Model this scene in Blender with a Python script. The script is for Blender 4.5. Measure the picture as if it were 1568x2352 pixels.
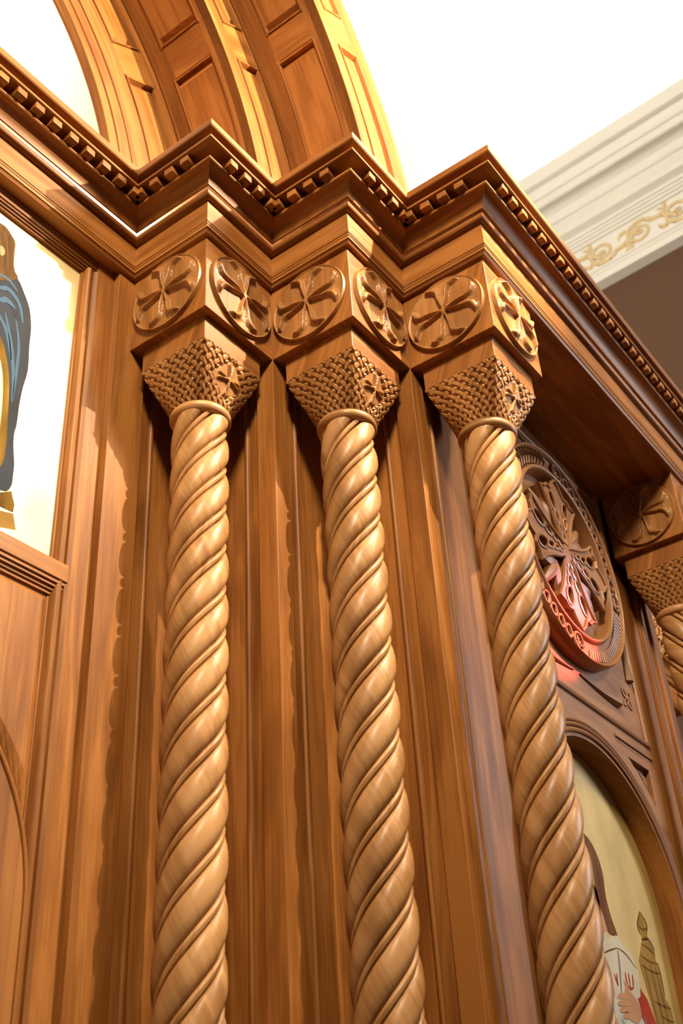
import bpy, bmesh, math, random
from math import sin, cos, pi, radians, hypot, atan2, floor, ceil, sqrt
from mathutils import Vector, Matrix
from mathutils.geometry import tessellate_polygon

for o in list(bpy.data.objects):
    bpy.data.objects.remove(o)
S = bpy.context.scene
COL = S.collection

# ------------------------------------------------------------------ camera
FW = Vector((0.680842, 0.464866, 0.565998))
RT = Vector((0.593326, -0.803144, -0.054076))
UP = Vector((-0.429439, -0.372639, 0.822631))
cd = bpy.data.cameras.new('camera')
cam = bpy.data.objects.new('camera', cd)
COL.objects.link(cam)
m = Matrix((RT, UP, -FW)).transposed().to_4x4()
m.translation = Vector((-1.434553, -1.575652, 1.6))
cam.matrix_world = m
cd.sensor_fit = 'VERTICAL'
cd.sensor_height = 36.0
cd.lens = 36.0 * 2629.15 / 2352.0
cd.clip_start = 0.05
cd.clip_end = 200
cd.dof.use_dof = True
cd.dof.focus_distance = 2.75
cd.dof.aperture_fstop = 4.5
S.camera = cam

# ------------------------------------------------------------------ world, lamps, exposure
w = bpy.data.worlds.new('world')
S.world = w
w.use_nodes = True
w.node_tree.nodes['Background'].inputs[0].default_value = (1.0, 0.86, 0.70, 1)
w.node_tree.nodes['Background'].inputs[1].default_value = 0.11
S.view_settings.view_transform = 'Standard'
S.view_settings.look = 'None'
S.view_settings.exposure = 0.0
S.view_settings.gamma = 1.0
S.view_settings.use_curve_mapping = False


def lamp(name, kind, loc, aim, power, color, **kw):
    d = bpy.data.lights.new(name, kind)
    d.energy = power
    d.color = color
    for k, v in kw.items():
        setattr(d, k, v)
    o = bpy.data.objects.new(name, d)
    COL.objects.link(o)
    o.location = loc
    o.rotation_euler = (Vector(aim) - Vector(loc)).to_track_quat('-Z', 'Y').to_euler()
    return o


# pair of picture spotlights hung before the screen; the left one throws the hard shadows
for _x, _aim, _p, _c in ((0.535, (-0.50, 0.0, 4.20), 330, 130), (1.921, (2.75, 0.0, 3.60), 260, 60)):
    lamp('picture_spotlight', 'SPOT', (_x, -1.5, 4.64), _aim, _p, (1.0, 0.81, 0.56),
         spot_size=radians(_c), spot_blend=0.35, shadow_soft_size=0.012)
# broad warm fill light, unseen, added high on the left to brighten left-facing sides
lamp('nave_fill', 'SPOT', (-2.6, -2.7, 6.0), (0.25, -0.30, 4.0), 1350, (1.0, 0.81, 0.56),
     spot_size=radians(62), spot_blend=1.0, shadow_soft_size=0.5)
# second added fill, front right and out of view, brightening the arch faces
lamp('nave_fill', 'SPOT', (2.2, -5.6, 7.6), (0.3, -0.3, 4.3), 1700, (1.0, 0.84, 0.60),
     spot_size=radians(46), spot_blend=1.0, shadow_soft_size=0.8)
# added fills, high left and hidden behind the screen, that whiten the plaster walls
lamp('wall_wash_fill', 'SPOT', (-5.0, -3.0, 9.0), (4.2, 1.5, 10.3), 4700, (1.0, 0.97, 0.90),
     spot_size=radians(62), spot_blend=0.25, shadow_soft_size=0.3)
lamp('screen_back_fill', 'AREA', (0.6, 0.75, 3.2), (0.9, 1.0, 9.0), 700, (1.0, 0.97, 0.92),
     shape='RECTANGLE', size=2.5, size_y=0.6)
# daylight from a clear window in the right-hand nave wall
lamp('window_daylight', 'AREA', (4.6, -4.0, 4.2), (0.8, -0.5, 3.0), 130, (0.95, 0.95, 1.0),
     shape='RECTANGLE', size=1.0, size_y=2.0)
# low sun through panes of coloured glass, falling on the medallion
lamp('red_pane_sun', 'SPOT', (3.6, -3.6, 4.6), (1.155, -0.5, 3.06), 4200, (1.0, 0.12, 0.09),
     spot_size=radians(4.0), spot_blend=0.5, shadow_soft_size=0.02)
lamp('violet_pane_sun', 'SPOT', (3.6, -3.6, 4.6), (1.21, -0.5, 3.19), 1500, (0.75, 0.55, 1.0),
     spot_size=radians(3.6), spot_blend=1.0, shadow_soft_size=0.02)

A = 0.25
B = 0.2478
X4 = 1.706
XM = 1.228           # axis of symmetry of the recessed bay
ZT, ZF, ZBB = 4.011, 3.779, 3.5424

# ------------------------------------------------------------------ materials
def newmat(name):
    mt = bpy.data.materials.new(name)
    mt.use_nodes = True
    nt = mt.node_tree
    return mt, nt, nt.nodes['Principled BSDF'], nt.nodes, nt.links


def ramp(N, stops):
    r = N.new('ShaderNodeValToRGB')
    e = r.color_ramp.elements
    while len(e) < len(stops):
        e.new(0.5)
    for el, (p, c) in zip(e, stops):
        el.position = p
        el.color = (*c, 1)
    return r


def wood(name, dark, mid, light, rough=0.48, coat=0.04, grain=1.0, spec=0.30):
    mt, nt, b, N, L = newmat(name)
    tc = N.new('ShaderNodeUVMap')
    oi = N.new('ShaderNodeObjectInfo')
    off = N.new('ShaderNodeVectorMath'); off.operation = 'SCALE'
    off.inputs[0].default_value = (7.3, 3.1, 0)
    L.new(oi.outputs['Random'], off.inputs['Scale'])
    add = N.new('ShaderNodeVectorMath'); add.operation = 'ADD'
    L.new(tc.outputs[0], add.inputs[0]); L.new(off.outputs[0], add.inputs[1])

    def stretched(su, sv, detail, dist):
        mp = N.new('ShaderNodeMapping')
        mp.inputs['Scale'].default_value = (su, sv, 1)
        L.new(add.outputs[0], mp.inputs[0])
        n = N.new('ShaderNodeTexNoise')
        n.inputs['Scale'].default_value = 1.0
        n.inputs['Detail'].default_value = detail
        n.inputs['Distortion'].default_value = dist
        L.new(mp.outputs[0], n.inputs['Vector'])
        return n
    big = stretched(1.6, 16 * grain, 4, 1.2)
    fine = stretched(5.0, 150 * grain, 3, 0.3)
    cloud = stretched(3.0, 5.0, 2, 0.0)
    mx = N.new('ShaderNodeMath'); mx.operation = 'MULTIPLY_ADD'
    L.new(fine.outputs[0], mx.inputs[0]); mx.inputs[1].default_value = 0.35
    L.new(big.outputs[0], mx.inputs[2])
    mx2 = N.new('ShaderNodeMath'); mx2.operation = 'MULTIPLY_ADD'
    L.new(cloud.outputs[0], mx2.inputs[0]); mx2.inputs[1].default_value = 0.45
    L.new(mx.outputs[0], mx2.inputs[2])
    r = ramp(N, [(0.66, dark), (0.88, mid), (1.10, light)])
    L.new(mx2.outputs[0], r.inputs[0])
    hs = N.new('ShaderNodeHueSaturation')
    mr = N.new('ShaderNodeMapRange')
    mr.inputs[3].default_value = 0.88; mr.inputs[4].default_value = 1.12
    L.new(oi.outputs['Random'], mr.inputs[0])
    L.new(mr.outputs[0], hs.inputs['Value'])
    L.new(r.outputs[0], hs.inputs['Color'])
    L.new(hs.outputs[0], b.inputs['Base Color'])
    b.inputs['Roughness'].default_value = rough
    b.inputs['Specular IOR Level'].default_value = spec
    b.inputs['Coat Weight'].default_value = coat
    b.inputs['Coat Roughness'].default_value = 0.25
    bp = N.new('ShaderNodeBump')
    bp.inputs['Strength'].default_value = 0.12
    bp.inputs['Distance'].default_value = 0.002
    L.new(fine.outputs[0], bp.inputs['Height'])
    L.new(bp.outputs[0], b.inputs['Normal'])
    return mt


def plain(name, col, rough=0.6, metal=0.0, var=0.0, scale=6.0, bump=0.0, col2=None, stretch=(1, 1, 1)):
    mt, nt, b, N, L = newmat(name)
    if name.endswith('paint'):
        b.inputs['Specular IOR Level'].default_value = 0.05
        rough = 0.9
    b.inputs['Roughness'].default_value = rough
    b.inputs['Metallic'].default_value = metal
    if col2 or var:
        c2 = col2 or tuple(max(0, c * (1 - var)) for c in col)
        tc = N.new('ShaderNodeTexCoord')
        mp = N.new('ShaderNodeMapping'); mp.inputs['Scale'].default_value = stretch
        n = N.new('ShaderNodeTexNoise')
        n.inputs['Scale'].default_value = scale
        n.inputs['Detail'].default_value = 5
        L.new(tc.outputs['Object'], mp.inputs[0]); L.new(mp.outputs[0], n.inputs['Vector'])
        r = ramp(N, [(0.35, col), (0.68, c2)])
        L.new(n.outputs[0], r.inputs[0])
        L.new(r.outputs[0], b.inputs['Base Color'])
        if bump:
            bp = N.new('ShaderNodeBump'); bp.inputs['Strength'].default_value = bump
            bp.inputs['Distance'].default_value = 0.004
            L.new(n.outputs[0], bp.inputs['Height']); L.new(bp.outputs[0], b.inputs['Normal'])
    else:
        b.inputs['Base Color'].default_value = (*col, 1)
    return mt


W_MAIN = wood('oak', (0.190, 0.064, 0.012), (0.290, 0.106, 0.021), (0.380, 0.150, 0.034))
W_COL = wood('oak_turned', (0.285, 0.133, 0.044), (0.410, 0.202, 0.072), (0.510, 0.272, 0.110), rough=0.42, coat=0.12)
W_CARV = wood('oak_carved', (0.220, 0.090, 0.023), (0.320, 0.137, 0.038), (0.410, 0.190, 0.060), rough=0.42, coat=0.12)
W_MED = wood('walnut_carved', (0.200, 0.084, 0.030), (0.285, 0.124, 0.046), (0.345, 0.160, 0.064), rough=0.42, coat=0.12)
M_WHITE = plain('white_plaster', (0.86, 0.85, 0.81), 0.8, var=0.03, scale=1.2)
M_CREAM = plain('cream_plaster', (0.405, 0.362, 0.285), 0.6, var=0.03, scale=3)
M_GILT = plain('ochre_relief_paint', (0.40, 0.29, 0.145), 0.55, var=0.1, scale=12)
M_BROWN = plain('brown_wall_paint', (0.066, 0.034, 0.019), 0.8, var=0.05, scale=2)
M_CARPET = plain('dark_red_carpet', (0.10, 0.03, 0.02), 0.95, var=0.3, scale=30)
M_GOLD = plain('gold_leaf', (0.93, 0.78, 0.42), 0.42, metal=0.25, col2=(0.80, 0.60, 0.27), scale=9, bump=0.25, stretch=(1, 1, .5))
M_GOLD2 = plain('gold_ground', (0.62, 0.45, 0.17), 0.5, metal=0.2, col2=(0.42, 0.30, 0.09), scale=7, bump=0.1, stretch=(1, 1, .5))
M_BLUE = plain('slate_blue_paint', (0.060, 0.068, 0.088), 0.6, col2=(0.050, 0.050, 0.058), scale=8)
M_SKY = plain('pale_blue_paint', (0.085, 0.15, 0.23), 0.6)
M_YEL = plain('ochre_robe_paint', (0.30, 0.18, 0.035), 0.6, col2=(0.12, 0.065, 0.018), scale=10, stretch=(3, 1, .6))
M_HAIR = plain('brown_hair_paint', (0.085, 0.045, 0.020), 0.6, col2=(0.15, 0.085, 0.040), scale=14, stretch=(3, 1, .6))
M_HAIR2 = plain('chestnut_beard_paint', (0.20, 0.095, 0.05), 0.6, col2=(0.13, 0.055, 0.03), scale=14, stretch=(3, 1, .6))
M_SKIN = plain('skin_paint', (0.55, 0.30, 0.17), 0.6, var=0.2, scale=10)
M_BOOKP = plain('book_cover_paint', (0.62, 0.56, 0.44), 0.6, var=0.15, scale=10)
M_REDP = plain('red_paint', (0.42, 0.06, 0.035), 0.6, var=0.2, scale=10)
M_WHITEP = plain('white_robe_paint', (0.60, 0.58, 0.52), 0.6, var=0.3, scale=14)
M_INK = plain('brown_ink_paint', (0.16, 0.085, 0.025), 0.6)
M_TOWER = plain('tower_ochre_paint', (0.36, 0.21, 0.06), 0.6, var=0.3, scale=15)
M_GREY = plain('grey_line_paint', (0.22, 0.22, 0.21), 0.6)
M_DARKVOID = plain('dark_door_wood', (0.055, 0.022, 0.009), 0.5, var=0.4, scale=8)


# ------------------------------------------------------------------ mesh helpers
class MB:
    def __init__(s):
        s.v = []; s.f = []; s.uv = []

    def quadgrid(s, P, UV=None, closed_u=False, closed_v=False):
        """P[i][j] grid of points; UV same layout"""
        n, k = len(P), len(P[0]); o = len(s.v)
        for r in P:
            s.v.extend(r)
        for i in range(n if closed_u else n - 1):
            for j in range(k if closed_v else k - 1):
                i2, j2 = (i + 1) % n, (j + 1) % k
                s.f.append((o + i * k + j, o + i2 * k + j, o + i2 * k + j2, o + i * k + j2))
                if UV:
                    u = UV
                    e = [(u(i, j)), (u(i + 1, j)), (u(i + 1, j + 1)), (u(i, j + 1))]
                    s.uv.append(e)
                else:
                    s.uv.append(None)

    def faces(s, V, F, axis='auto'):
        o = len(s.v)
        s.v.extend(V)
        for f in F:
            s.f.append(tuple(o + i for i in f))
            pts = [Vector(V[i]) for i in f]
            n = Vector((0, 0, 0))
            for i in range(len(pts)):
                n += pts[i].cross(pts[(i + 1) % len(pts)])
            ax, ay, az = abs(n.x), abs(n.y), abs(n.z)
            g = axis
            if g == 'auto':
                g = 'x' if ay >= ax else 'y'
            gi = 'xyz'.index(g)
            rest = [i for i in range(3) if i != gi]
            nn = (ax, ay, az)
            vi = rest[0] if nn[rest[0]] <= nn[rest[1]] else rest[1]
            s.uv.append([(p[gi], p[vi] + 0.37 * p[rest[0] if vi == rest[1] else rest[1]]) for p in pts])

    def box(s, x0, x1, y0, y1, z0, z1, axis='z'):
        V = [(x, y, z) for x in (x0, x1) for y in (y0, y1) for z in (z0, z1)]
        s.faces(V, [(0, 1, 3, 2), (4, 6, 7, 5), (0, 4, 5, 1), (2, 3, 7, 6), (0, 2, 6, 4), (1, 5, 7, 3)], axis)

    def prism(s, loops, M, d0, d1, axis='z', taper=None, back=True):
        """loops: outer + holes as (a,b) lists; M(a,b,d)->xyz ; front at d1, back at d0.
        taper: alternative loops for the front"""
        front = taper or loops
        flat = [p for l in loops for p in l]
        ff = [p for l in front for p in l]
        tri = tessellate_polygon([[Vector((a, b, 0)) for a, b in l] for l in loops])
        n = len(flat)
        V = [M(a, b, d0) for a, b in flat] + [M(a, b, d1) for a, b in ff]
        F = [tuple(n + i for i in t) for t in tri]
        if back:
            F += [tuple(reversed(t)) for t in tri]
        o = 0
        for l in loops:
            k = len(l)
            for i in range(k):
                j = (i + 1) % k
                F.append((o + i, o + j, n + o + j, n + o + i))
            o += k
        s.faces(V, F, axis)

    def sweep(s, prof, path, normals):
        """prof: [(p,z)], path: [(x,y)] with per-vertex offset vectors"""
        cum = [0]
        for i in range(1, len(path)):
            cum.append(cum[-1] + hypot(path[i][0] - path[i - 1][0], path[i][1] - path[i - 1][1]))
        pv = [0]
        for i in range(1, len(prof)):
            pv.append(pv[-1] + hypot(prof[i][0] - prof[i - 1][0], prof[i][1] - prof[i - 1][1]))
        for i in range(len(path) - 1):
            P = [[(path[k][0] + normals[k][0] * p, path[k][1] + normals[k][1] * p, z) for p, z in prof]
                 for k in (i, i + 1)]
            s.quadgrid(P, lambda a, b, i=i: (cum[i + a] + 0.7 * i, pv[b]))

    def tube(s, pts, r, seg=6, closed=False):
        pts = [Vector(p) for p in pts]
        n = len(pts)
        rings = []
        for i, p in enumerate(pts):
            if closed:
                t = pts[(i + 1) % n] - pts[i - 1]
            else:
                t = pts[min(i + 1, n - 1)] - pts[max(i - 1, 0)]
            t.normalize()
            ref = Vector((0, 1, 0)) if abs(t.y) < 0.9 else Vector((1, 0, 0))
            a = t.cross(ref).normalized(); b = t.cross(a)
            rr = r(i / (n - 1)) if callable(r) else r
            rings.append([tuple(p + (a * cos(2 * pi * k / seg) + b * sin(2 * pi * k / seg)) * rr) for k in range(seg)])
        s.quadgrid(rings, lambda i, j: (i * 0.01, j * 0.01), closed_u=closed, closed_v=True)
        if not closed:
            o = len(s.v)
            s.v.extend(rings[0]); s.f.append(tuple(range(o, o + seg))); s.uv.append(None)
            o = len(s.v)
            s.v.extend(rings[-1]); s.f.append(tuple(range(o, o + seg))); s.uv.append(None)

    def build(s, name, mat, parent=None, org=None, smooth=False, bevel=0.0, angle=40):
        me = bpy.data.meshes.new(name)
        if org is None:
            org = parent['_org'] if parent is not None and '_org' in parent else (0, 0, 0)
        ox, oy, oz = org
        me.from_pydata([(x - ox, y - oy, z - oz) for x, y, z in s.v], [], s.f)
        ul = me.uv_layers.new(name='UVMap')
        li = 0
        for f, uv in zip(s.f, s.uv):
            for k in range(len(f)):
                ul.data[li].uv = uv[k] if uv else (s.v[f[k]][2], s.v[f[k]][0])
                li += 1
        bm = bmesh.new(); bm.from_mesh(me)
        bmesh.ops.remove_doubles(bm, verts=bm.verts, dist=1e-6)
        bmesh.ops.recalc_face_normals(bm, faces=bm.faces)
        bm.to_mesh(me); bm.free()
        if smooth:
            me.polygons.foreach_set('use_smooth', [True] * len(me.polygons))
            me.set_sharp_from_angle(angle=radians(angle))
        me.materials.append(mat)
        o = bpy.data.objects.new(name, me)
        COL.objects.link(o)
        if parent is not None:
            o.parent = parent
            if '_org' in parent:
                o['_org'] = parent['_org']
        elif any(org):
            o.location = org
        if bevel:
            md = o.modifiers.new('bevel', 'BEVEL')
            md.width = bevel; md.segments = 2; md.limit_method = 'ANGLE'; md.angle_limit = radians(40)
        return o


def thing(name, label, cat, loc=(0, 0, 0), group=None):
    o = bpy.data.objects.new(name, None)
    COL.objects.link(o)
    o.location = loc
    o.empty_display_size = 0.1
    o['label'] = label; o['category'] = cat; o['_org'] = loc
    if group:
        o['group'] = group
    return o


def struct(o):
    o['kind'] = 'structure'
    return o


def copy_tree(o, parent=None):
    c = o.copy()
    COL.objects.link(c)
    c.parent = parent
    for ch in [x for x in S.objects if x.parent == o]:
        copy_tree(ch, c)
    return c


def sm(e0, e1, x):
    t = max(0.0, min(1.0, (x - e0) / (e1 - e0)))
    return t * t * (3 - 2 * t)


MY = lambda y: (lambda a, b, d: (a, y - d, b))          # front facing -Y, d towards the viewer

# ------------------------------------------------------------------ room setting
mb = MB(); mb.box(-9, 9, -9, 9, -0.05, 0.0, 'x')
struct(mb.build('floor', M_CARPET))

aw = radians(2.8085)
tw = Vector((sin(aw), cos(aw), 0)); nw = Vector((-cos(aw), sin(aw), 0))
PW = Vector((5.0, 1.0, 0))


def wallpt(s_, p, z):
    q = PW + tw * (s_ - PW.dot(tw)) + nw * p
    return (q.x, q.y, z)


def wallslab(name, s0, s1, z0, z1, mat, p0=-0.2, p1=0.0):
    mb = MB()
    V = [wallpt(a, p, z) for a in (s0, s1) for p in (p0, p1) for z in (z0, z1)]
    mb.faces(V, [(0, 1, 3, 2), (4, 6, 7, 5), (0, 4, 5, 1), (2, 3, 7, 6), (0, 2, 6, 4), (1, 5, 7, 3)], 'z')
    return struct(mb.build(name, mat))


SB = 1.72                                # where the white back wall meets the right wall
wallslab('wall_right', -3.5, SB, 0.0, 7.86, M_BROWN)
wallslab('wall_right', -3.5, SB, 7.86, 13.0, M_WHITE)
mb = MB(); mb.box(-8, 5.02, 1.474, 1.65, 0, 13.0, 'z')
struct(mb.build('wall_back', M_WHITE))
mb = MB(); mb.box(-8, 5.3, -3.5, SB + 0.2, 13.0, 13.2, 'x')
struct(mb.build('ceiling', M_WHITE))

# cream cornice along the right wall
prof = [(0.0, 8.90), (0.50, 8.848), (0.50, 8.712), (0.475, 8.702), (0.458, 8.700), (0.452, 8.668), (0.440, 8.640), (0.425, 8.625),
        (0.412, 8.622), (0.41, 8.552), (0.395, 8.546), (0.365, 8.552), (0.330, 8.540), (0.300, 8.520), (0.285, 8.486), (0.268, 8.468),
        (0.252, 8.462), (0.252, 8.425), (0.246, 8.420), (0.246, 8.394), (0.240, 8.389), (0.240, 8.330), (0.225, 8.322),
        (0.195, 8.316), (0.180, 8.306), (0.172, 8.288), (0.160, 8.286), (0.155, 8.268), (0.142, 8.264), (0.138, 8.246),
        (0.124, 8.243), (0.120, 8.222), (0.104, 8.218), (0.100, 8.190), (0.100, 7.958), (0.112, 7.948), (0.112, 7.930), (0.100, 7.924),
        (0.100, 7.905), (0.088, 7.896), (0.086, 7.84), (0.0, 7.83)]
mb = MB()
mb.quadgrid([[wallpt(s_, p, z) for p, z in prof] for s_ in (-3.4, SB)], lambda i, j: (i * 3, j * 0.03))
trim = struct(mb.build('trim_1', M_CREAM, smooth=True, angle=25))


def scroll(s0, flip):
    """one running-vine scroll with a leaf and a small flower, in relief on the frieze"""
    mb = MB(); zc_ = 8.075
    pts = []
    for i in range(46):
        t = i / 45
        ang = (1.15 * pi + t * 3.3 * pi)
        r = 0.105 * (1 - t) ** 0.8 + 0.012
        pts.append((s0 + r * cos(ang), zc_ + (r * sin(ang)) * (-1 if flip else 1) * 0.95))
    mb.tube([wallpt(a, 0.100, z) for a, z in pts], lambda t: 0.020 - 0.010 * t, 6)
    sg = -1 if flip else 1
    stem = [(s0 - 0.10 - 0.20 * t, zc_ - sg * (0.05 - 0.10 * t + 0.035 * sin(pi * t))) for t in [k / 10 for k in range(11)]]
    mb.tube([wallpt(a, 0.100, z) for a, z in stem], lambda t: 0.017 + 0.006 * sin(pi * t), 6)
    for k, (ds, dz, an, ln) in enumerate(((-0.15, 0.05, 2.3, 0.10), (-0.19, -0.04, 4.0, 0.085), (0.07, 0.08, 0.7, 0.07), (0.10, -0.06, -0.6, 0.08), (-0.24, 0.05, 1.9, 0.08))):
        pl = []
        for i in range(8):
            t = i / 7
            a2 = an + 1.1 * t * t
            pl.append((s0 + ds + ln * t * cos(a2), zc_ + sg * (dz + ln * t * sin(a2))))
        mb.tube([wallpt(a, 0.100, z) for a, z in pl], lambda t: 0.004 + 0.016 * sin(pi * min(1, t * 1.05)) , 6)
    for k in range(6):
        an = k * pi / 3
        c = [(s0 + 0.022 * q * cos(an), zc_ + 0.022 * q * sin(an)) for q in (0.3, 0.8, 1.3)]
        mb.tube([wallpt(a, 0.103, z) for a, z in c], 0.009, 5)
    return mb.build('acanthus_scroll', M_GILT, trim, smooth=True)


for k in range(7):
    scroll(1.02 - 0.315 * k, k % 2 == 1)

# ------------------------------------------------------------------ stepped path of the screen
PATH = [(-1.15, 0), (0, 0), (0, -B), (A, -B), (A, -2 * B), (2 * A, -2 * B), (2 * A, -3 * B)]
PATH = PATH + [(2 * XM - x, y) for x, y in reversed(PATH)]
NSEG = []
for i in range(len(PATH) - 1):
    dx, dy = PATH[i + 1][0] - PATH[i][0], PATH[i + 1][1] - PATH[i][1]
    l = hypot(dx, dy)
    NSEG.append((dy / l, -dx / l))
NV = [NSEG[0]] + [(NSEG[i][0] + NSEG[i + 1][0], NSEG[i][1] + NSEG[i + 1][1]) for i in range(len(NSEG) - 1)] + [NSEG[-1]]

ent = thing('stepped_cornice', 'stepped brown wooden cornice with dentils running above all the twisted columns', 'cornice', (XM, 0, ZF))


def sweep_part(name, prof, smooth=False, parent=ent, mat=W_MAIN):
    mb = MB(); mb.sweep(prof, PATH, NV)
    return mb.build(name, mat, parent, smooth=smooth, angle=35)


def arc(cx, cz, r, a0, a1, n):
    return [(cx + r * cos(radians(a0 + (a1 - a0) * i / n)), cz + r * sin(radians(a0 + (a1 - a0) * i / n))) for i in range(n + 1)]


crown = sweep_part('crown_moulding', [(0.0, 4.020), (0.1193, 4.0165), (0.1193, 3.9975), (0.1165, 3.9945), (0.099, 3.9945)] +
                   arc(0.099, 3.9850, 0.0085, 95, 185, 5) + [(0.0905, 3.9770), (0.1085, 3.9765), (0.1085, 3.9700), (0.1065, 3.9685), (0.038, 3.9685)], True)
dband = sweep_part('dentil_backing', [(0.040, 3.9695), (0.040, 3.9350)])
bed = sweep_part('bed_moulding', [(0.038, 3.9440), (0.082, 3.9425), (0.082, 3.9375), (0.078, 3.9335)] +
                 arc(0.083, 3.894, 0.0405, 94, 170, 7) + [(0.040, 3.9000)], True)
bead = sweep_part('bead_moulding', [(0.018, 3.9015)] + arc(0.026, 3.8890, 0.0120, 85, -85, 8) + [(0.018, 3.8765)], True)
frieze = sweep_part('frieze_board', [(0.021, 3.9015), (0.021, 3.8050)])
fil = sweep_part('stepped_fillets', [(0.021, 3.8060), (0.0194, 3.8046), (0.0194, 3.7985), (0.0178, 3.7971), (0.0178, 3.7880),
                                     (0.0150, 3.7865), (0.0105, 3.7795), (-0.02, 3.7793)])
# soffit and top deck boards
def deck(name, p, z0, z1, back):
    pts = [(PATH[i][0] + NV[i][0] * p, PATH[i][1] + NV[i][1] * p) for i in range(len(PATH))]
    loop = pts + [(pts[-1][0], back), (pts[0][0], back)]
    mb = MB(); mb.prism([loop], lambda a, b, d: (a, b, d), z0, z1, 'x')
    return mb.build(name, W_MAIN, ent)


deck('top_board', 0.100, 3.996, 4.012, 0.40)
deck('soffit_board', -0.012, 3.7800, 3.792, 0.10)

# dentils: every block its own part, one mesh for each facing
def dentil_mesh(axis):
    mb = MB()
    w, d, z0, z1 = 0.0142, 0.0640, 3.9465, 3.9690
    if axis == 'x':
        mb.box(-w, w, -d, 0, z0 - ZF, z1 - ZF, 'x')
    elif axis == 'yl':
        mb.box(-d, 0, -w, w, z0 - ZF, z1 - ZF, 'y')
    else:
        mb.box(0, d, -w, w, z0 - ZF, z1 - ZF, 'y')
    o = mb.build('dentil', W_MAIN, ent, org=(0, 0, 0), bevel=0.0025)
    return o


protos = {}
for i in range(len(PATH) - 1):
    n = NSEG[i]
    a0 = Vector((PATH[i][0] + NV[i][0] * 0.0395, PATH[i][1] + NV[i][1] * 0.0395))
    a1 = Vector((PATH[i + 1][0] + NV[i + 1][0] * 0.0395, PATH[i + 1][1] + NV[i + 1][1] * 0.0395))
    ln = (a1 - a0).length; dr = (a1 - a0) / ln
    key = 'x' if abs(n[0]) < 0.5 else ('yl' if n[0] < 0 else 'yr')
    # start from the outer corner of the segment
    if 0 < i < len(PATH) - 2 and not (i == 6):
        from_end = (key == 'yl')
        pos = [0.026 + 0.0528 * k for k in range(4)]
        pos = [ln - q if from_end else q for q in pos]
        if i > 6:
            pos = [ln - (0.026 + 0.0528 * k) for k in range(4)] if key == 'x' else pos
    else:
        k_ = int((ln - 0.06) / 0.0535)
        pos = [0.026 + 0.0535 * k for k in range(k_)] if i else [ln - 0.064 - 0.0535 * k for k in range(k_)]
    for q in pos:
        c = a0 + dr * q
        if key not in protos:
            d = protos[key] = dentil_mesh(key)
        else:
            d = protos[key].copy(); COL.objects.link(d)
        d.location = (c.x - XM, c.y, 0)

# ------------------------------------------------------------------ columns
CH = 0.1018


def shaft_r(t):
    """radius over one strand of the twist, t in 0..1"""
    if t < 0.69:
        q = (t - 0.39) / (0.39 if t < 0.39 else 0.30)
        return 0.0680 - 0.0072 * abs(q) ** 2.6
    if t < 0.77:
        return 0.0608 - 0.0105 * sin(pi * (t - 0.69) / 0.08)
    if t < 0.92:
        return 0.0598 + 0.0028 * sin(pi * (t - 0.77) / 0.15)
    return 0.0608 - 0.0105 * sin(pi * (t - 0.92) / 0.08)


LEAD = 0.424
NST = 4


def make_shaft(hand, phase):
    """grid whose columns follow the helix, so ridges and grooves stay crisp"""
    mb = MB()
    z0, z1, nz = 0.42, 3.325, 210
    ts = [0.69 * k / 15 for k in range(15)] + [0.69 + 0.08 * k / 5 for k in range(5)] + \
         [0.77 + 0.15 * k / 7 for k in range(7)] + [0.92 + 0.08 * k / 5 for k in range(5)]
    P = []
    for i in range(nz + 1):
        z = z0 + (z1 - z0) * i / nz
        row = []
        for q in range(NST):
            for t in ts:
                th = hand * 2 * pi / NST * (q + t + (z - phase) / LEAD * NST)
                r = shaft_r(t)
                row.append((r * cos(th), r * sin(th), z))
        P.append(row)
    n = len(P[0])
    mb.quadgrid(P, lambda i, j: ((z1 - z0) * i / nz, 0.42 * j / n + 0.42 * hand * (z1 - z0) * i / nz / LEAD), closed_v=True)
    return mb


def lathe(mb, prof, n=64):
    P = [[(r * cos(2 * pi * j / n), r * sin(2 * pi * j / n), z) for j in range(n)] for r, z in prof]
    mb.quadgrid(P, lambda i, j: (0.4 * j / n, 0.02 * i), closed_v=True)


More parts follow.
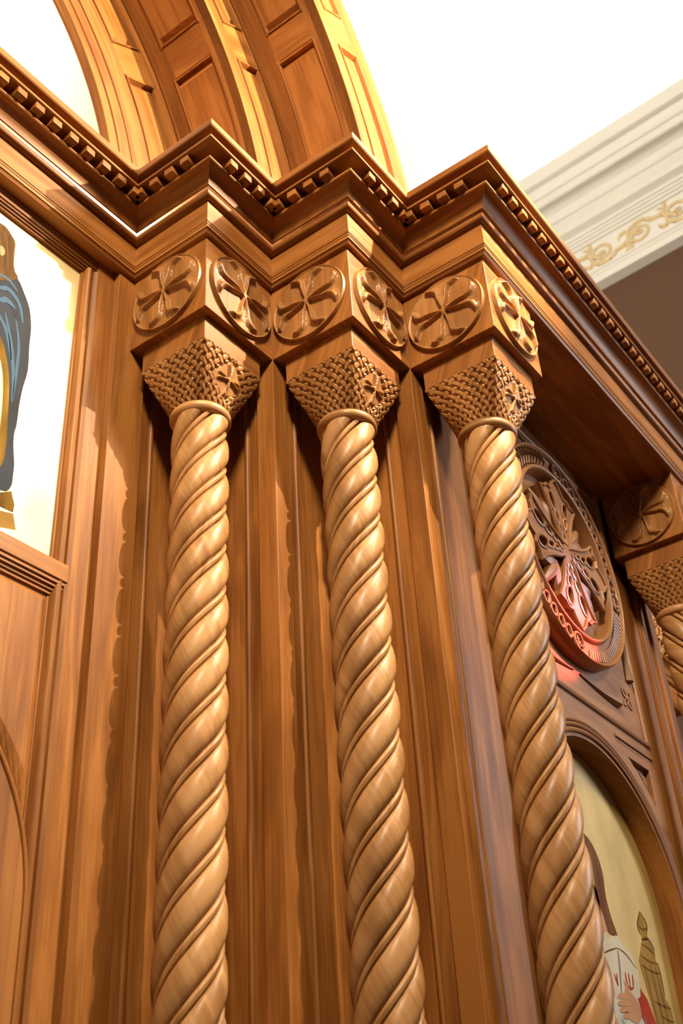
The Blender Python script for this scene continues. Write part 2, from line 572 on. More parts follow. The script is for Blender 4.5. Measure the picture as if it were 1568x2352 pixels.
def capital_mesh(cross_faces):
    """square-to-round bell covered with a carved basket weave"""
    mb = MB()
    zt, zb = 3.4727, 3.340
    hs, rb = 0.0985, 0.0640
    NC = 7.0
    nu, nv = 126, 104
    for face in range(4):
        ca, sa = [(1, 0), (0, 1), (-1, 0), (0, -1)][face]
        P = []
        for i in range(nv + 1):
            v = i / nv
            z = zt + (zb - zt) * v
            k = v ** 1.15
            row = []
            for j in range(nu + 1):
                u = -1 + 2 * j / nu
                sq = Vector((u * hs, -hs))
                an = u * pi / 4
                ci = Vector((rb * sin(an), -rb * cos(an)))
                p = sq.lerp(ci, k)
                n2 = Vector((u * 0.55 * k + (1 - 0.55 * k) * u * abs(u) ** 7, -1)).normalized()
                uu = (u * 0.5 * NC)
                vv = v * 5.2
                a, b = uu + vv, vv - uu
                fa, fb = a - floor(a) - 0.5, b - floor(b) - 0.5
                par = (int(floor(a)) + int(floor(b))) % 2

                def strand(across, along, over):
                    cover = 1 - sm(0.25, 0.285, abs(across))
                    return cover * (1.0 if over else 0.62 + 0.30 * sm(0.36, 0.5, abs(along)))
                h = max(strand(fa, fb, par == 0), strand(fb, fa, par == 1))
                hgt = 0.0066 * h
                if face in cross_faces:
                    uq, vq = u * (1 - 0.32 * v), (v - 0.47) * 1.25
                    dm = abs(uq) / 0.62 + abs(vq) / 0.56
                    msk = 1 - sm(0.92, 1.0, dm)
                    if msk > 0:
                        rr = hypot(uq, vq * 1.0); ph = atan2(vq, uq)
                        f = abs(((ph + pi / 4) % (pi / 2)) - pi / 4)
                        s_, t_ = rr * cos(f), rr * sin(f)
                        wd = 0.02 + 0.40 * s_ * s_ + 0.10 * s_
                        leaf = (1 - sm(wd * 0.7, wd, t_)) * (1 - sm(0.36, 0.42, rr))
                        leaf *= 1 - 0.75 * (1 - sm(0.0, wd * 0.6, t_)) * sm(0.1, 0.25, s_)
                        boss = 1 - sm(0.05, 0.09, rr)
                        hgt = hgt * (1 - msk) + msk * (0.0020 + 0.0070 * max(leaf, boss))
                # fade in under the abacus
                p = p + n2 * hgt
                x, y = p.x, p.y
                row.append((x * ca - y * sa, x * sa + y * ca, z))
            P.append(row)
        mb.quadgrid(P, lambda i, j, face=face: (0.14 * i / nv, 0.2 * j / nu + face * 0.3))
    return mb


def rosette_h(u, v):
    """carved cross of four split leaves in a unit disc"""
    r = hypot(u, v)
    ph = atan2(v, u)
    f = ((ph + pi / 4) % (pi / 2)) - pi / 4
    s_, t_ = r * cos(f), abs(r * sin(f))
    h = 0.0
    # rim
    rim = sm(0.945, 0.962, r) * (1 - sm(0.985, 1.0, r))
    # the leaves are ribs that curl round a circle on each diagonal
    al, pp = (s_ + t_) / sqrt(2), abs(s_ - t_) / sqrt(2)
    if al > 0.64:
        d = pp - (0.305 - 0.36 * (al - 0.64))
    else:
        wg = sqrt(max(0.0, 0.305 ** 2 - (al - 0.64) ** 2))
        d = pp - max(wg, 0.50 * min(al, 0.48))
    wd = 0.062 + 0.105 * sm(0.15, 0.8, r)
    leaf = 0.0
    if d > -0.012:
        leaf = sin(pi * max(0.0, min(1.0, (d + 0.012) / wd))) ** 0.6 if d < wd - 0.012 else 0.0
        leaf = max(leaf, 0.16 * sm(-0.012, 0.03, d))
    leaf *= 1 - sm(0.87, 0.92, r)
    q = (s_ - 0.70) * 1.35
    if q > 0:
        leaf *= sm(0.72, 1.05, t_ / q)
    h = leaf
    boss = 1 - sm(0.06, 0.10, r)
    return max(h, 0.22 * rim, 0.95 * boss)


def rosette(name, R, depth, M, base):
    """M(a,b,d) maps the disc plane; relief grows from the face"""
    mb = MB(); nr, na = 60, 184
    P = []
    for i in range(nr + 1):
        rr = i / nr
        row = []
        for j in range(na):
            th = 2 * pi * j / na
            u, v = rr * cos(th), rr * sin(th)
            h = base + depth * rosette_h(u, v) if i < nr else base * 0.5
            row.append(M(R * u, R * v, h))
        P.append(row)
    row = [M(R * cos(2 * pi * j / na), R * sin(2 * pi * j / na), -0.004) for j in range(na)]
    P.append(row)
    mb.quadgrid(P, lambda i, j: (P[min(i, nr + 1)][j % na][2], P[min(i, nr + 1)][j % na][0] + P[min(i, nr + 1)][j % na][1]), closed_v=True)
    return mb


def make_column(hand, phase, cross_faces, label):
    root = thing('twisted_column', label, 'column', (0, 0, 0), 'twisted columns of the carved screen')
    make_shaft(hand, phase).build('shaft', W_COL, root, smooth=True, angle=60)
    mb = MB()
    lathe(mb, [(0.050, 3.316)] + [(0.0595 + 0.0140 * sin(q), 3.331 - 0.0145 * cos(q)) for q in [pi * k / 12 for k in range(13)]] + [(0.050, 3.346)])
    mb.build('collar_ring', W_COL, root, smooth=True, angle=60)
    capital_mesh(cross_faces).build('basket_capital', W_CARV, root, smooth=True, angle=75)
    mb = MB(); mb.box(-CH, CH, -CH, CH, 3.4727, 3.5440, 'x')
    mb.build('abacus', W_MAIN, root, bevel=0.002)
    mb = MB(); mb.box(-A / 2, A / 2 - 0.0005, -B / 2, B / 2 - 0.0005, 3.5424, 3.782, 'x')
    blk = mb.build('impost_block', W_MAIN, root, bevel=0.002)
    zc_ = 3.6600
    s1 = -1
    rosette('rosette', 0.1120, 0.0125, lambda a, b, d: (a, -B / 2 - d, zc_ + b), 0.0080).build('rosette', W_CARV, blk, smooth=True, angle=60)
    sx = -1
    rosette('rosette', 0.1120, 0.0125, lambda a, b, d: (sx * (A / 2 + d), sx * -a, zc_ + b), 0.0080).build('rosette', W_CARV, blk, smooth=True, angle=60)
    mb = MB()
    lathe(mb, [(0.0, 0.44), (0.066, 0.44), (0.075, 0.42), (0.078, 0.40), (0.070, 0.385), (0.066, 0.37), (0.078, 0.35), (0.088, 0.33), (0.088, 0.31), (0.0, 0.31)])
    mb.build('base_moulding', W_COL, root, smooth=True, angle=50)
    mb = MB(); mb.box(-CH, CH, -CH, CH, 0.0, 0.315, 'z')
    mb.build('plinth', W_MAIN, root, bevel=0.003)
    return root


GRV = 0.87 / NST * LEAD
def phase_for(az_deg, z):
    # groove centre (t=0.845) at azimuth az, height z :  hand*th/2pi*N-(z-ph)/L*N=0.87
    return z - LEAD / NST * (radians(az_deg) / (2 * pi) * NST - 0.845)


col1 = make_column(1, phase_for(-137.05, 3.191), {0}, 'twisted wooden column beside the gilded icon at left')
col1.location = (0.5 * A, -0.5 * B, 0)
# the second and third stand one step further out each; the twist is turned a little
c2 = copy_tree(col1); c2.location = (1.5 * A, -1.5 * B, 0)
c2['label'] = 'middle one of the three twisted columns, on the second step'
c3 = copy_tree(col1); c3.location = (2.5 * A, -2.5 * B, 0)
c3['label'] = 'twisted column at the front step, standing before the round carved medallion'
col4 = make_column(-1, 3.20, {0}, 'twisted column at the right edge, past the dark soffit')
col4.location = (2 * XM - 2.5 * A, -2.5 * B, 0)
c5 = copy_tree(col4); c5.location = (2 * XM - 1.5 * A, -1.5 * B, 0)
c5['label'] = 'mostly hidden twisted column behind the bright pilaster edge at right'
c6 = copy_tree(col4); c6.location = (2 * XM - 0.5 * A, -0.5 * B, 0)
c6['label'] = 'farthest twisted column, hidden behind the right-hand columns'

# ------------------------------------------------------------------ corner pilasters behind the columns
ZP = 3.7795


def pilaster(ax, ay, ux, label, len2=0.272, flat1=0.054, flat2=0.052):
    """re-entrant stepped wall: arris (ax,ay); face 1 runs +Y, face 2 runs ux along X"""
    F1 = lambda s_, d: (ax + ux * d, ay + s_)
    F2 = lambda s_, d: (ax + ux * s_, ay + d)
    t = thing('corner_pilaster', label, 'pilaster', (ax, ay, 0), 'stepped pilasters between the columns')
    ID = lambda a, b, d: (a, b, d)
    mb = MB()
    mb.prism([[F1(0, 0), F1(flat1, 0), F1(flat1, 0.030), F2(0.030, 0.030), F2(flat2, 0.030), F2(flat2, 0)]], ID, 0, ZP, 'z')
    mb.build('corner_post', W_MAIN, t, bevel=0.002)
    for F, f0, ln in ((F1, flat1, 0.270), (F2, flat2, len2)):
        mb = MB()
        bead = [(f0 + 0.0415 + 0.0065 * cos(q), 0.0135 - 0.0075 * sin(q)) for q in [pi * k / 8 for k in range(8, -1, -1)]]
        lo = [(f0, 0.011), (f0 + 0.0315, 0.011), (f0 + 0.0325, 0.0145)] + bead + [(f0 + 0.0485, 0.034), (f0, 0.034)]
        mb.prism([[F(*p) for p in lo]], ID, 0, ZP, 'z')
        mb.build('moulding', W_MAIN, t, smooth=True, angle=30)
        mb = MB()
        lo = [(f0 + 0.0485, 0.0235), (ln, 0.0235), (ln, 0.036), (f0 + 0.0485, 0.036)]
        mb.prism([[F(*p) for p in lo]], ID, 0, ZP, 'z')
        mb.build('recessed_board', W_MAIN, t)
    return t


pilaster(A, -B, 1, 'stepped pilaster corner between the left and middle twisted columns')
pilaster(2 * A, -2 * B, 1, 'stepped pilaster corner between the middle and front twisted columns', 0.306)
pilaster(2 * XM - 2 * A, -2 * B, -1, 'pale edged pilaster at the right end of the recessed bay', 0.306)
pilaster(2 * XM - A, -B, -1, 'pilaster corner hidden behind the right-hand columns')


def flat_pilaster(ux, ox, label):
    F = lambda s_, d: (ox + ux * s_, d)
    t = thing('flat_pilaster', label, 'pilaster', (ox, 0, 0))
    ID = lambda a, b, d: (a, b, d)
    mb = MB(); mb.prism([[F(-0.050, 0), F(0.054, 0), F(0.054, 0.05), F(-0.050, 0.05)]], ID, 0, ZP, 'z')
    mb.build('post', W_MAIN, t, bevel=0.002)
    mb = MB()
    bead = [(0.097 + 0.0065 * cos(q), 0.0135 - 0.0075 * sin(q)) for q in [pi * k / 8 for k in range(8, -1, -1)]]
    mb.prism([[F(*p) for p in [(0.054, 0.011), (0.087, 0.011), (0.088, 0.0145)] + bead + [(0.104, 0.034), (0.054, 0.034)]]], ID, 0, ZP, 'z')
    mb.build('moulding', W_MAIN, t, smooth=True, angle=30)
    mb = MB(); mb.prism([[F(0.104, 0.0235), (F(0.272, 0.0235)), F(0.272, 0.036), F(0.104, 0.036)]], ID, 0, ZP, 'z')
    mb.build('recessed_board', W_MAIN, t)
    return t


flat_pilaster(1, 0.0, 'flat wooden pilaster strip between the gilded icon and the first twisted column')
flat_pilaster(-1, 2 * XM, 'flat wooden pilaster strip past the right-hand twisted columns')


# ------------------------------------------------------------------ arched bays
def arch_loop(xc_, z0, R, zb, n=28):
    return [(xc_ - R, zb)] + [(xc_ - R * cos(pi * i / n), z0 + R * sin(pi * i / n)) for i in range(n + 1)] + [(xc_ + R, zb)]


def spandrel(xc_, z0, R, xe, zt, sgn, n=14):
    """corner field between an arch of radius R, the stile at xe (half width) and the rail zt"""
    a0 = math.acos(min(1, xe / R)) if xe < R else 0.0
    a1 = pi / 2 - 0.10
    if z0 + R * sin(a1) > zt:
        a1 = math.asin((zt - z0) / R)
    pts = [(xc_ + sgn * R * cos(a0 + (a1 - a0) * i / n), z0 + R * sin(a0 + (a1 - a0) * i / n)) for i in range(n + 1)]
    pts += [(xc_ + sgn * R * cos(a1), zt), (xc_ + sgn * xe, zt)]
    return pts


def bead_tube(mb, pts2, y, r):
    mb.tube([(x, y, z) for x, z in pts2], r, 8)


def half_ring(mb, xc_, z0, R0, R1, zb, y0, y1, n=40):
    """flat arch band, down to zb, as a prism"""
    outer = arch_loop(xc_, z0, R1, zb, n); inner = arch_loop(xc_, z0, R0, zb, n)
    mb.prism([outer + inner[::-1]], MY(y0), 0, y0 - y1, 'z')


# ---- left bay: picture frame above, arched opening below
LX, LZ0 = -0.555, 2.178
bay = thing('icon_bay', 'panelled oak frame holding the gilded icon at the left edge', 'panelling', (LX, 0.02, 0))
ID3 = lambda a, b, d: (a, b, d)
for sg in (1, -1):
    xo, xi = LX + sg * 0.505, LX + sg * 0.450
    mb = MB(); mb.prism([[(xo, 0.019), (xi, 0.019), (xi, 0.06), (xo, 0.06)]], ID3, 0, ZP, 'z')
    mb.build('stile', W_MAIN, bay, bevel=0.002)
    mb = MB()
    x0, x1 = xi, LX + sg * 0.415
    lo = [(x0, 0.019), (x0, 0.05), (x1, 0.05), (x1, 0.040)] + \
         [(x1 + (x0 - x1) * (0.15 + 0.30 * (1 - cos(q)) ), 0.038 - 0.017 * sin(q)) for q in [pi * k / 8 for k in range(9)]] + [(x0 + (x1 - x0) * 0.2, 0.024)]
    mb.prism([lo], ID3, 1.0, 3.745, 'z')
    mb.build('bead_moulding', W_MAIN, bay, smooth=True, angle=30)
mb = MB(); mb.box(LX - 0.45, LX + 0.45, 0.022, 0.06, 3.752, ZP + 0.01, 'x')
for k, (zz, yy) in enumerate(((3.746, 0.026), (3.740, 0.031), (3.734, 0.036))):
    mb.box(LX - 0.45, LX + 0.45, yy, 0.06, zz, zz + 0.008, 'x')
mb.build('top_rail', W_MAIN, bay, bevel=0.001)
mb = MB(); mb.box(LX - 0.448, LX + 0.448, 0.0195, 0.06, 2.838, 2.879, 'x')
mb.build('middle_rail', W_MAIN, bay, bevel=0.002)
mb = MB()
for zz, yy in ((2.829, 0.023), (2.821, 0.027), (2.813, 0.032), (2.805, 0.036)):
    mb.box(LX - 0.448, LX + 0.448, yy, 0.06, zz, zz + 0.0095, 'x')
mb.build('rail_moulding', W_MAIN, bay, bevel=0.001)
mb = MB()
mb.prism([[(LX - 0.44, 0.8), (LX - 0.44, 2.81), (LX + 0.44, 2.81), (LX + 0.44, 0.8)], arch_loop(LX, LZ0, 0.40, 0.9)[::-1]], MY(0.075), 0, 0.033, 'x')
mb.build('spandrel_board', W_MAIN, bay)
for sg in (1, -1):
    lp = spandrel(LX, LZ0, 0.445, 0.415, 2.800, sg)
    mb = MB(); mb.prism([lp], MY(0.043), 0, 0.011, 'z', taper=[spandrel(LX, LZ0, 0.468, 0.398, 2.784, sg)], back=False)
    mb.build('raised_panel', W_MAIN, bay)
mb = MB(); half_ring(mb, LX, LZ0, 0.362, 0.429, 0.5, 0.06, 0.025)
mb.build('arch_band', W_MAIN, bay, bevel=0.0015)
mb = MB()
bead_tube(mb, arch_loop(LX, LZ0, 0.424, 0.5, 40), 0.0255, 0.005)
mb.build('arch_bead', W_MAIN, bay, smooth=True)
mb = MB(); half_ring(mb, LX, LZ0, 0.360, 0.40, 0.5, 0.16, 0.058)
mb.build('arch_reveal', W_MAIN, bay)
mb = MB(); mb.box(LX - 0.45, LX + 0.45, 0.16, 0.18, 0.0, 2.75, 'z')
mb.build('door_board', M_DARKVOID, bay)
mb = MB(); mb.box(LX - 0.45, LX + 0.45, 0.019, 0.15, 0.0, 0.9, 'z')
mb.build('base_panel', W_MAIN, bay)
# next post to the left, closing the bay
mb = MB(); mb.box(-1.15, LX - 0.505, 0.0, 0.05, 0, ZP, 'z')
mb.build('post', W_MAIN, bay, bevel=0.002)

# ---- right bay beyond the mirrored columns (only a glimpse)
rb = thing('plain_bay', 'plain oak panel past the right-hand columns', 'panelling', (2 * XM + 0.6, 0.02, 0))
mb = MB(); mb.box(2 * XM + 0.05, 2 * XM + 1.15, 0.03, 0.06, 0, ZP, 'z'); mb.build('panel_board', W_MAIN, rb)
mb = MB()
for zz in (3.2, 2.9, 2.6):
    mb.box(2 * XM + 0.05, 2 * XM + 1.15, 0.015, 0.03, zz, zz + 0.05, 'x')
mb.build('rail', W_MAIN, rb, bevel=0.003)

# ---- left icon painting
ic = thing('icon_painting', 'gilded icon of a standing figure in a blue mantle, at the left edge', 'painting', (LX, 0.045, 2.879))
mb = MB(); mb.box(LX - 0.430, LX + 0.430, 0.0455, 0.058, 2.872, 3.748, 'z')
mb.build('gold_ground', M_GOLD, ic)


def paint(name, pts, y, lift, mat, parent):
    mb = MB(); mb.prism([pts], MY(y), 0, lift, 'z', back=False)
    return mb.build(name, mat, parent)


def smooth_loop(pts, k=4):
    """closed Catmull-Rom curve through the points"""
    n = len(pts); out = []
    for i in range(n):
        p0, p1, p2, p3 = pts[i - 1], pts[i], pts[(i + 1) % n], pts[(i + 2) % n]
        for q in range(k):
            t = q / k
            out.append(tuple(0.5 * (2 * p1[c] + (p2[c] - p0[c]) * t + (2 * p0[c] - 5 * p1[c] + 4 * p2[c] - p3[c]) * t * t +
                                    (3 * p1[c] - p0[c] - 3 * p2[c] + p3[c]) * t ** 3) for c in (0, 1)))
    return out


def stroke(name, pts, w, y, lift, mat, parent):
    L_, R_ = [], []
    n = len(pts)
    dense = []
    for i in range(n - 1):
        p0, p1, p2, p3 = pts[max(i - 1, 0)], pts[i], pts[i + 1], pts[min(i + 2, n - 1)]
        for q in range(5):
            t = q / 5
            dense.append(tuple(0.5 * (2 * p1[c] + (p2[c] - p0[c]) * t + (2 * p0[c] - 5 * p1[c] + 4 * p2[c] - p3[c]) * t * t +
                                      (3 * p1[c] - p0[c] - 3 * p2[c] + p3[c]) * t ** 3) for c in (0, 1)))
    dense.append(pts[-1])
    for i, p in enumerate(dense):
        a, b = dense[max(i - 1, 0)], dense[min(i + 1, len(dense) - 1)]
        dx, dz = b[0] - a[0], b[1] - a[1]
        l = hypot(dx, dz) or 1
        ww = w * (0.35 + 0.65 * sin(pi * i / (len(dense) - 1)))
        L_.append((p[0] - dz / l * ww, p[1] + dx / l * ww)); R_.append((p[0] + dz / l * ww, p[1] - dx / l * ww))
    return paint(name, L_ + R_[::-1], y, lift, mat, parent)


YI = 0.0455
paint('ground_strip', [(-0.62, 2.945), (-0.361, 2.942), (-0.276, 2.943), (-0.243, 2.952), (-0.232, 2.918), (-0.272, 2.905), (-0.62, 2.885)], YI, 0.0006, M_TOWER, ic)
paint('foot_band', [(-0.60, 2.99), (-0.367, 2.985), (-0.282, 2.984), (-0.255, 3.002), (-0.243, 2.974), (-0.244, 2.955), (-0.277, 2.952), (-0.60, 2.947)], YI, 0.0008, M_YEL, ic)
mant = paint('blue_mantle', smooth_loop([(-0.58, 3.40), (-0.52, 3.50), (-0.434, 3.53), (-0.361, 3.570), (-0.318, 3.572), (-0.291, 3.54), (-0.272, 3.507), (-0.261, 3.457), (-0.259, 3.401), (-0.254, 3.334),
            (-0.261, 3.276), (-0.264, 3.223), (-0.264, 3.172), (-0.267, 3.146), (-0.265, 3.114), (-0.257, 3.072), (-0.256, 3.041),
            (-0.258, 3.011), (-0.282, 2.990), (-0.40, 2.984), (-0.60, 2.99), (-0.60, 3.2)], 3), YI, 0.0010, M_BLUE, ic)
paint('ochre_robe', smooth_loop([(-0.50, 3.42), (-0.382, 3.395), (-0.338, 3.373), (-0.318, 3.338), (-0.303, 3.292), (-0.295, 3.246), (-0.288, 3.165), (-0.283, 3.108), (-0.290, 3.045), (-0.343, 3.028), (-0.50, 3.02), (-0.52, 3.25)], 3), YI, 0.0014, M_YEL, ic)
hair = paint('brown_hair', smooth_loop([(-0.47, 3.64), (-0.431, 3.684), (-0.384, 3.697), (-0.363, 3.696), (-0.344, 3.678), (-0.335, 3.649), (-0.332, 3.607), (-0.324, 3.583), (-0.316, 3.570), (-0.36, 3.53), (-0.44, 3.53), (-0.475, 3.58)], 3), YI, 0.0014, M_HAIR, ic)
paint('face', smooth_loop([(-0.46, 3.64), (-0.42, 3.66), (-0.39, 3.645), (-0.378, 3.60), (-0.39, 3.56), (-0.42, 3.535), (-0.45, 3.56), (-0.465, 3.60)], 3), YI, 0.0018, M_SKIN, ic)
paint('ear', smooth_loop([(-0.374, 3.630), (-0.362, 3.628), (-0.360, 3.612), (-0.370, 3.602)], 3), YI, 0.0018, M_SKIN, ic)
for cx_ in (-0.440, -0.410):
    stroke('eye', [(cx_ - 0.008, 3.612), (cx_, 3.615), (cx_ + 0.008, 3.611)], 0.0030, YI, 0.0022, M_INK, ic)
    stroke('brow', [(cx_ - 0.011, 3.622), (cx_, 3.627), (cx_ + 0.011, 3.622)], 0.0020, YI, 0.0022, M_INK, ic)
stroke('nose', [(-0.426, 3.612), (-0.423, 3.590), (-0.430, 3.582)], 0.0018, YI, 0.0022, M_HAIR, ic)
stroke('mouth', [(-0.437, 3.566), (-0.426, 3.564), (-0.415, 3.567)], 0.0020, YI, 0.0022, M_REDP, ic)
for k in range(5):
    stroke('hair_strand', [(-0.43 + 0.018 * k, 3.688), (-0.395 + 0.014 * k, 3.672), (-0.372 + 0.009 * k, 3.63), (-0.362 + 0.008 * k, 3.575)], 0.0022, YI, 0.0017, M_HAIR if k % 2 else M_INK, ic)
for p_, w_ in (([(-0.40, 3.500), (-0.357, 3.508), (-0.334, 3.520), (-0.302, 3.500), (-0.285, 3.452)], 0.006), ([(-0.40, 3.470), (-0.352, 3.474), (-0.337, 3.486), (-0.316, 3.478), (-0.300, 3.450)], 0.007),
               ([(-0.335, 3.448), (-0.310, 3.380), (-0.291, 3.295), (-0.285, 3.220)], 0.005), ([(-0.305, 3.450), (-0.288, 3.387), (-0.284, 3.311), (-0.283, 3.23)], 0.004),
               ([(-0.36, 3.440), (-0.325, 3.400), (-0.302, 3.330)], 0.005), ([(-0.38, 3.540), (-0.34, 3.548), (-0.31, 3.53)], 0.004)):
    stroke('mantle_fold', p_, w_, YI, 0.0016, M_SKY, ic)
for p_ in ([(-0.36, 3.36), (-0.325, 3.28), (-0.312, 3.15), (-0.318, 3.05)], [(-0.40, 3.36), (-0.36, 3.25), (-0.345, 3.12), (-0.35, 3.04)]):
    stroke('robe_fold', p_, 0.007, YI, 0.0019, M_GOLD2, ic)

# ------------------------------------------------------------------ recessed bay with the medallion
YN = -2 * B
NZ0, NR = 2.345, 0.457
nb = thing('medallion_bay', 'recessed oak bay with a round-arched opening between front and right columns', 'panelling', (XM, YN, 0))
x0, x1 = XM - 0.422, XM + 0.422
mb = MB()
mb.prism([[(x0 - 0.02, 2.85), (x1 + 0.02, 2.85), (x1 + 0.02, ZP + 0.005), (x0 - 0.02, ZP + 0.005)]], MY(YN + 0.034), 0, 0.026, 'x')
mb.build('medallion_board', W_MED, nb)
sp = [spandrel(XM, NZ0, 0.505, 0.385, 2.788, sg) for sg in (1, -1)]
mb = MB()
mb.prism([[(x0 - 0.02, 0.5), (x0 - 0.02, 2.872), (x1 + 0.02, 2.872), (x1 + 0.02, 0.5)], arch_loop(XM, NZ0, 0.415, 0.6, 36)[::-1]] + sp, MY(YN + 0.034), 0, 0.030, 'x')
mb.build('arched_board', W_MED, nb, bevel=0.001)
for lp in sp:
    mb = MB(); mb.prism([lp], MY(YN + 0.030), 0, 0.010, 'x', back=False)
    sg = 1 if lp is sp[0] else -1
    mb.prism([spandrel(XM, NZ0, 0.517, 0.374, 2.776, sg)], MY(YN + 0.021), 0, 0.010, 'x', taper=[spandrel(XM, NZ0, 0.529, 0.363, 2.764, sg)], back=False)
    mb.build('spandrel_panel', W_MED, nb)
for sg in (1, -1):
    mb = MB()
    for k, (zz, yy) in enumerate(((2.826, 0.004), (2.816, 0.009), (2.806, 0.014), (2.797, 0.020))):
        xa, xb_ = XM + sg * 0.175, XM + sg * (0.420 - 0.009 * k)
        mb.box(min(xa, xb_), max(xa, xb_), YN + yy - 0.006, YN + 0.034, zz, zz + 0.010, 'x')
    mb.build('stepped_moulding', W_MED, nb, bevel=0.001)
mb = MB()
bead_tube(mb, [(x0, 2.872), (x1, 2.872)], YN + 0.004, 0.009)
mb.build('ledge_bead', W_MED, nb, smooth=True)
mb = MB()
for R_, r_ in ((0.452, 0.005), (0.440, 0.006), (0.424, 0.007)):
    bead_tube(mb, arch_loop(XM, NZ0, R_, 0.6, 48), YN + 0.002, r_)
mb.build('arch_moulding', W_MED, nb, smooth=True)
mb = MB(); half_ring(mb, XM, NZ0, 0.408, 0.424, 0.6, YN + 0.075, YN + 0.003, 48)
mb.build('arch_reveal', W_MAIN, nb)
for sg in (1, -1):
    xa = XM + sg * 0.422
    mb = MB()
    mb.box(min(xa, xa + sg * 0.030), max(xa, xa + sg * 0.030), YN + 0.004, YN + 0.034, 2.872, ZP, 'z')
    mb.build('side_strip', W_MED, nb, bevel=0.003)
    mb = MB(); bead_tube(mb, [(xa - sg * 0.004, 2.872), (xa - sg * 0.004, 3.765)], YN + 0.006, 0.006)
    mb.build('side_bead', W_MED, nb, smooth=True)
mb = MB(); mb.box(x0, x1, YN + 0.012, YN + 0.03, 3.735, ZP, 'x')
bead_tube(mb, [(x0, 3.735), (x1, 3.735)], YN + 0.010, 0.007)
mb.build('top_rail', W_MED, nb)

# medallion
MC = (XM + 0.006, 3.328); MR = 0.346
YM = YN + 0.008
med = thing('cross_medallion', 'large round carved medallion with a pierced cross, behind the front twisted column', 'medallion', (MC[0], YM, MC[1]))
PM = lambda a, b, d: (MC[0] + a, YM - 1.55 * d, MC[1] + b)


def ring_lathe(prof, n=120, a0=0, a1=2 * pi):
    mb = MB()
    P = [[PM(r * cos(2 * pi * j / n), r * sin(2 * pi * j / n), d) for j in range(n)] for r, d in prof]
    mb.quadgrid(P, lambda i, j: (2 * j / n, 0.03 * i), closed_v=True)
    return mb


ring_lathe([(0.338, 0.0), (MR, 0.0), (MR + 0.002, 0.012), (MR, 0.024), (MR - 0.005, 0.029), (MR - 0.011, 0.027), (MR - 0.014, 0.020), (MR - 0.014, 0.0)]).build('outer_rim', W_MED, med, smooth=True, angle=60)
ring_lathe([(0.262, 0.0), (0.277, 0.0), (0.277, 0.022), (0.273, 0.028), (0.268, 0.029), (0.263, 0.027), (0.260, 0.020), (0.260, 0.0)]).build('inner_rim', W_MED, med, smooth=True, angle=60)
ring_lathe([(0.270, 0.0205), (0.340, 0.0205)]).build('border_ground', W_MED, med)
mb = ring_lathe([(0.0005, 0.002), (0.266, 0.002)]); mb.build('round_ground', W_MED, med)


def medtube(name, pts, r, d, seg=6, closed=False):
    mb = MB(); mb.tube([PM(a, b, d) for a, b in pts], r, seg, closed)
    return mb.build(name, W_MED, med, smooth=True)


def pol2(r, ang):
    return (r * cos(ang), r * sin(ang))


# border: interlace in the upper right quarter, small crosses on the diagonals, hatched comb below right, feathers below left
def border_interlace(a0, a1, k):
    for ph in (0, pi):
        n = 60
        pts = [pol2(0.305 + 0.020 * sin(k * 2 * pi * i / n + ph), a0 + (a1 - a0) * i / n) for i in range(n + 1)]
        medtube('border_strand', pts, 0.0055, 0.0225)


def border_flower(ang):
    c = pol2(0.305, ang)
    medtube('flower_ring', [(c[0] + 0.027 * cos(2 * pi * i / 20), c[1] + 0.027 * sin(2 * pi * i / 20)) for i in range(20)], 0.0045, 0.0235, closed=True)
    for q in range(4):
        t = ang + q * pi / 2
        o = (c[0] + 0.013 * cos(t), c[1] + 0.013 * sin(t))
        medtube('flower_petal', [(o[0] + 0.0095 * cos(2 * pi * i / 10) * cos(t) - 0.0055 * sin(2 * pi * i / 10) * sin(t),
                                  o[1] + 0.0095 * cos(2 * pi * i / 10) * sin(t) + 0.0055 * sin(2 * pi * i / 10) * cos(t)) for i in range(10)], 0.0028, 0.0225, 5, True)


for q in range(4):
    border_flower(q * pi / 2 - 0.12)
border_interlace(0.02, pi / 2 - 0.24, 5)
border_interlace(pi + 0.0, 1.5 * pi - 0.24, 5)
for k in range(24):                     # comb of narrow slots
    ang = -0.26 - k * (pi / 2 - 0.32) / 24
    medtube('comb_tooth', [pol2(0.286 + 0.018 * (k / 24), ang), pol2(0.329, ang - 0.02)], 0.0042, 0.0215, 5)
for k in range(16):                     # feathers
    ang = pi / 2 + 0.10 + k * (pi / 2 - 0.34) / 16
    for s_ in (-1, 1):
        medtube('feather_barb', [pol2(0.305, ang), pol2(0.305 + s_ * 0.013, ang + 0.030), pol2(0.305 + s_ * 0.025, ang + 0.085)], 0.0042, 0.0215, 5)


def arm_pts():
    return [(0.020, 0.020), (0.050, 0.034), (0.100, 0.053), (0.150, 0.079), (0.188, 0.108), (0.194, 0.080), (0.208, 0.066), (0.206, 0.042),
            (0.232, 0.026), (0.254, 0.0)]


half = arm_pts()
loop = []
for q in range(4):
    c, s_ = cos(q * pi / 2), sin(q * pi / 2)
    seq = [(a, -b) for a, b in half] + [(a, b) for a, b in reversed(half[:-1])]
    loop += [(a * c - b * s_, a * s_ + b * c) for a, b in seq[1:-1]] + [((0.022 * (c - s_)), 0.022 * (s_ + c))]


def ell(cx_, cz_, ra, rb_, rot, n=14):
    return [(cx_ + ra * cos(2 * pi * i / n) * cos(rot) - rb_ * sin(2 * pi * i / n) * sin(rot),
             cz_ + ra * cos(2 * pi * i / n) * sin(rot) + rb_ * sin(2 * pi * i / n) * cos(rot)) for i in range(n)]


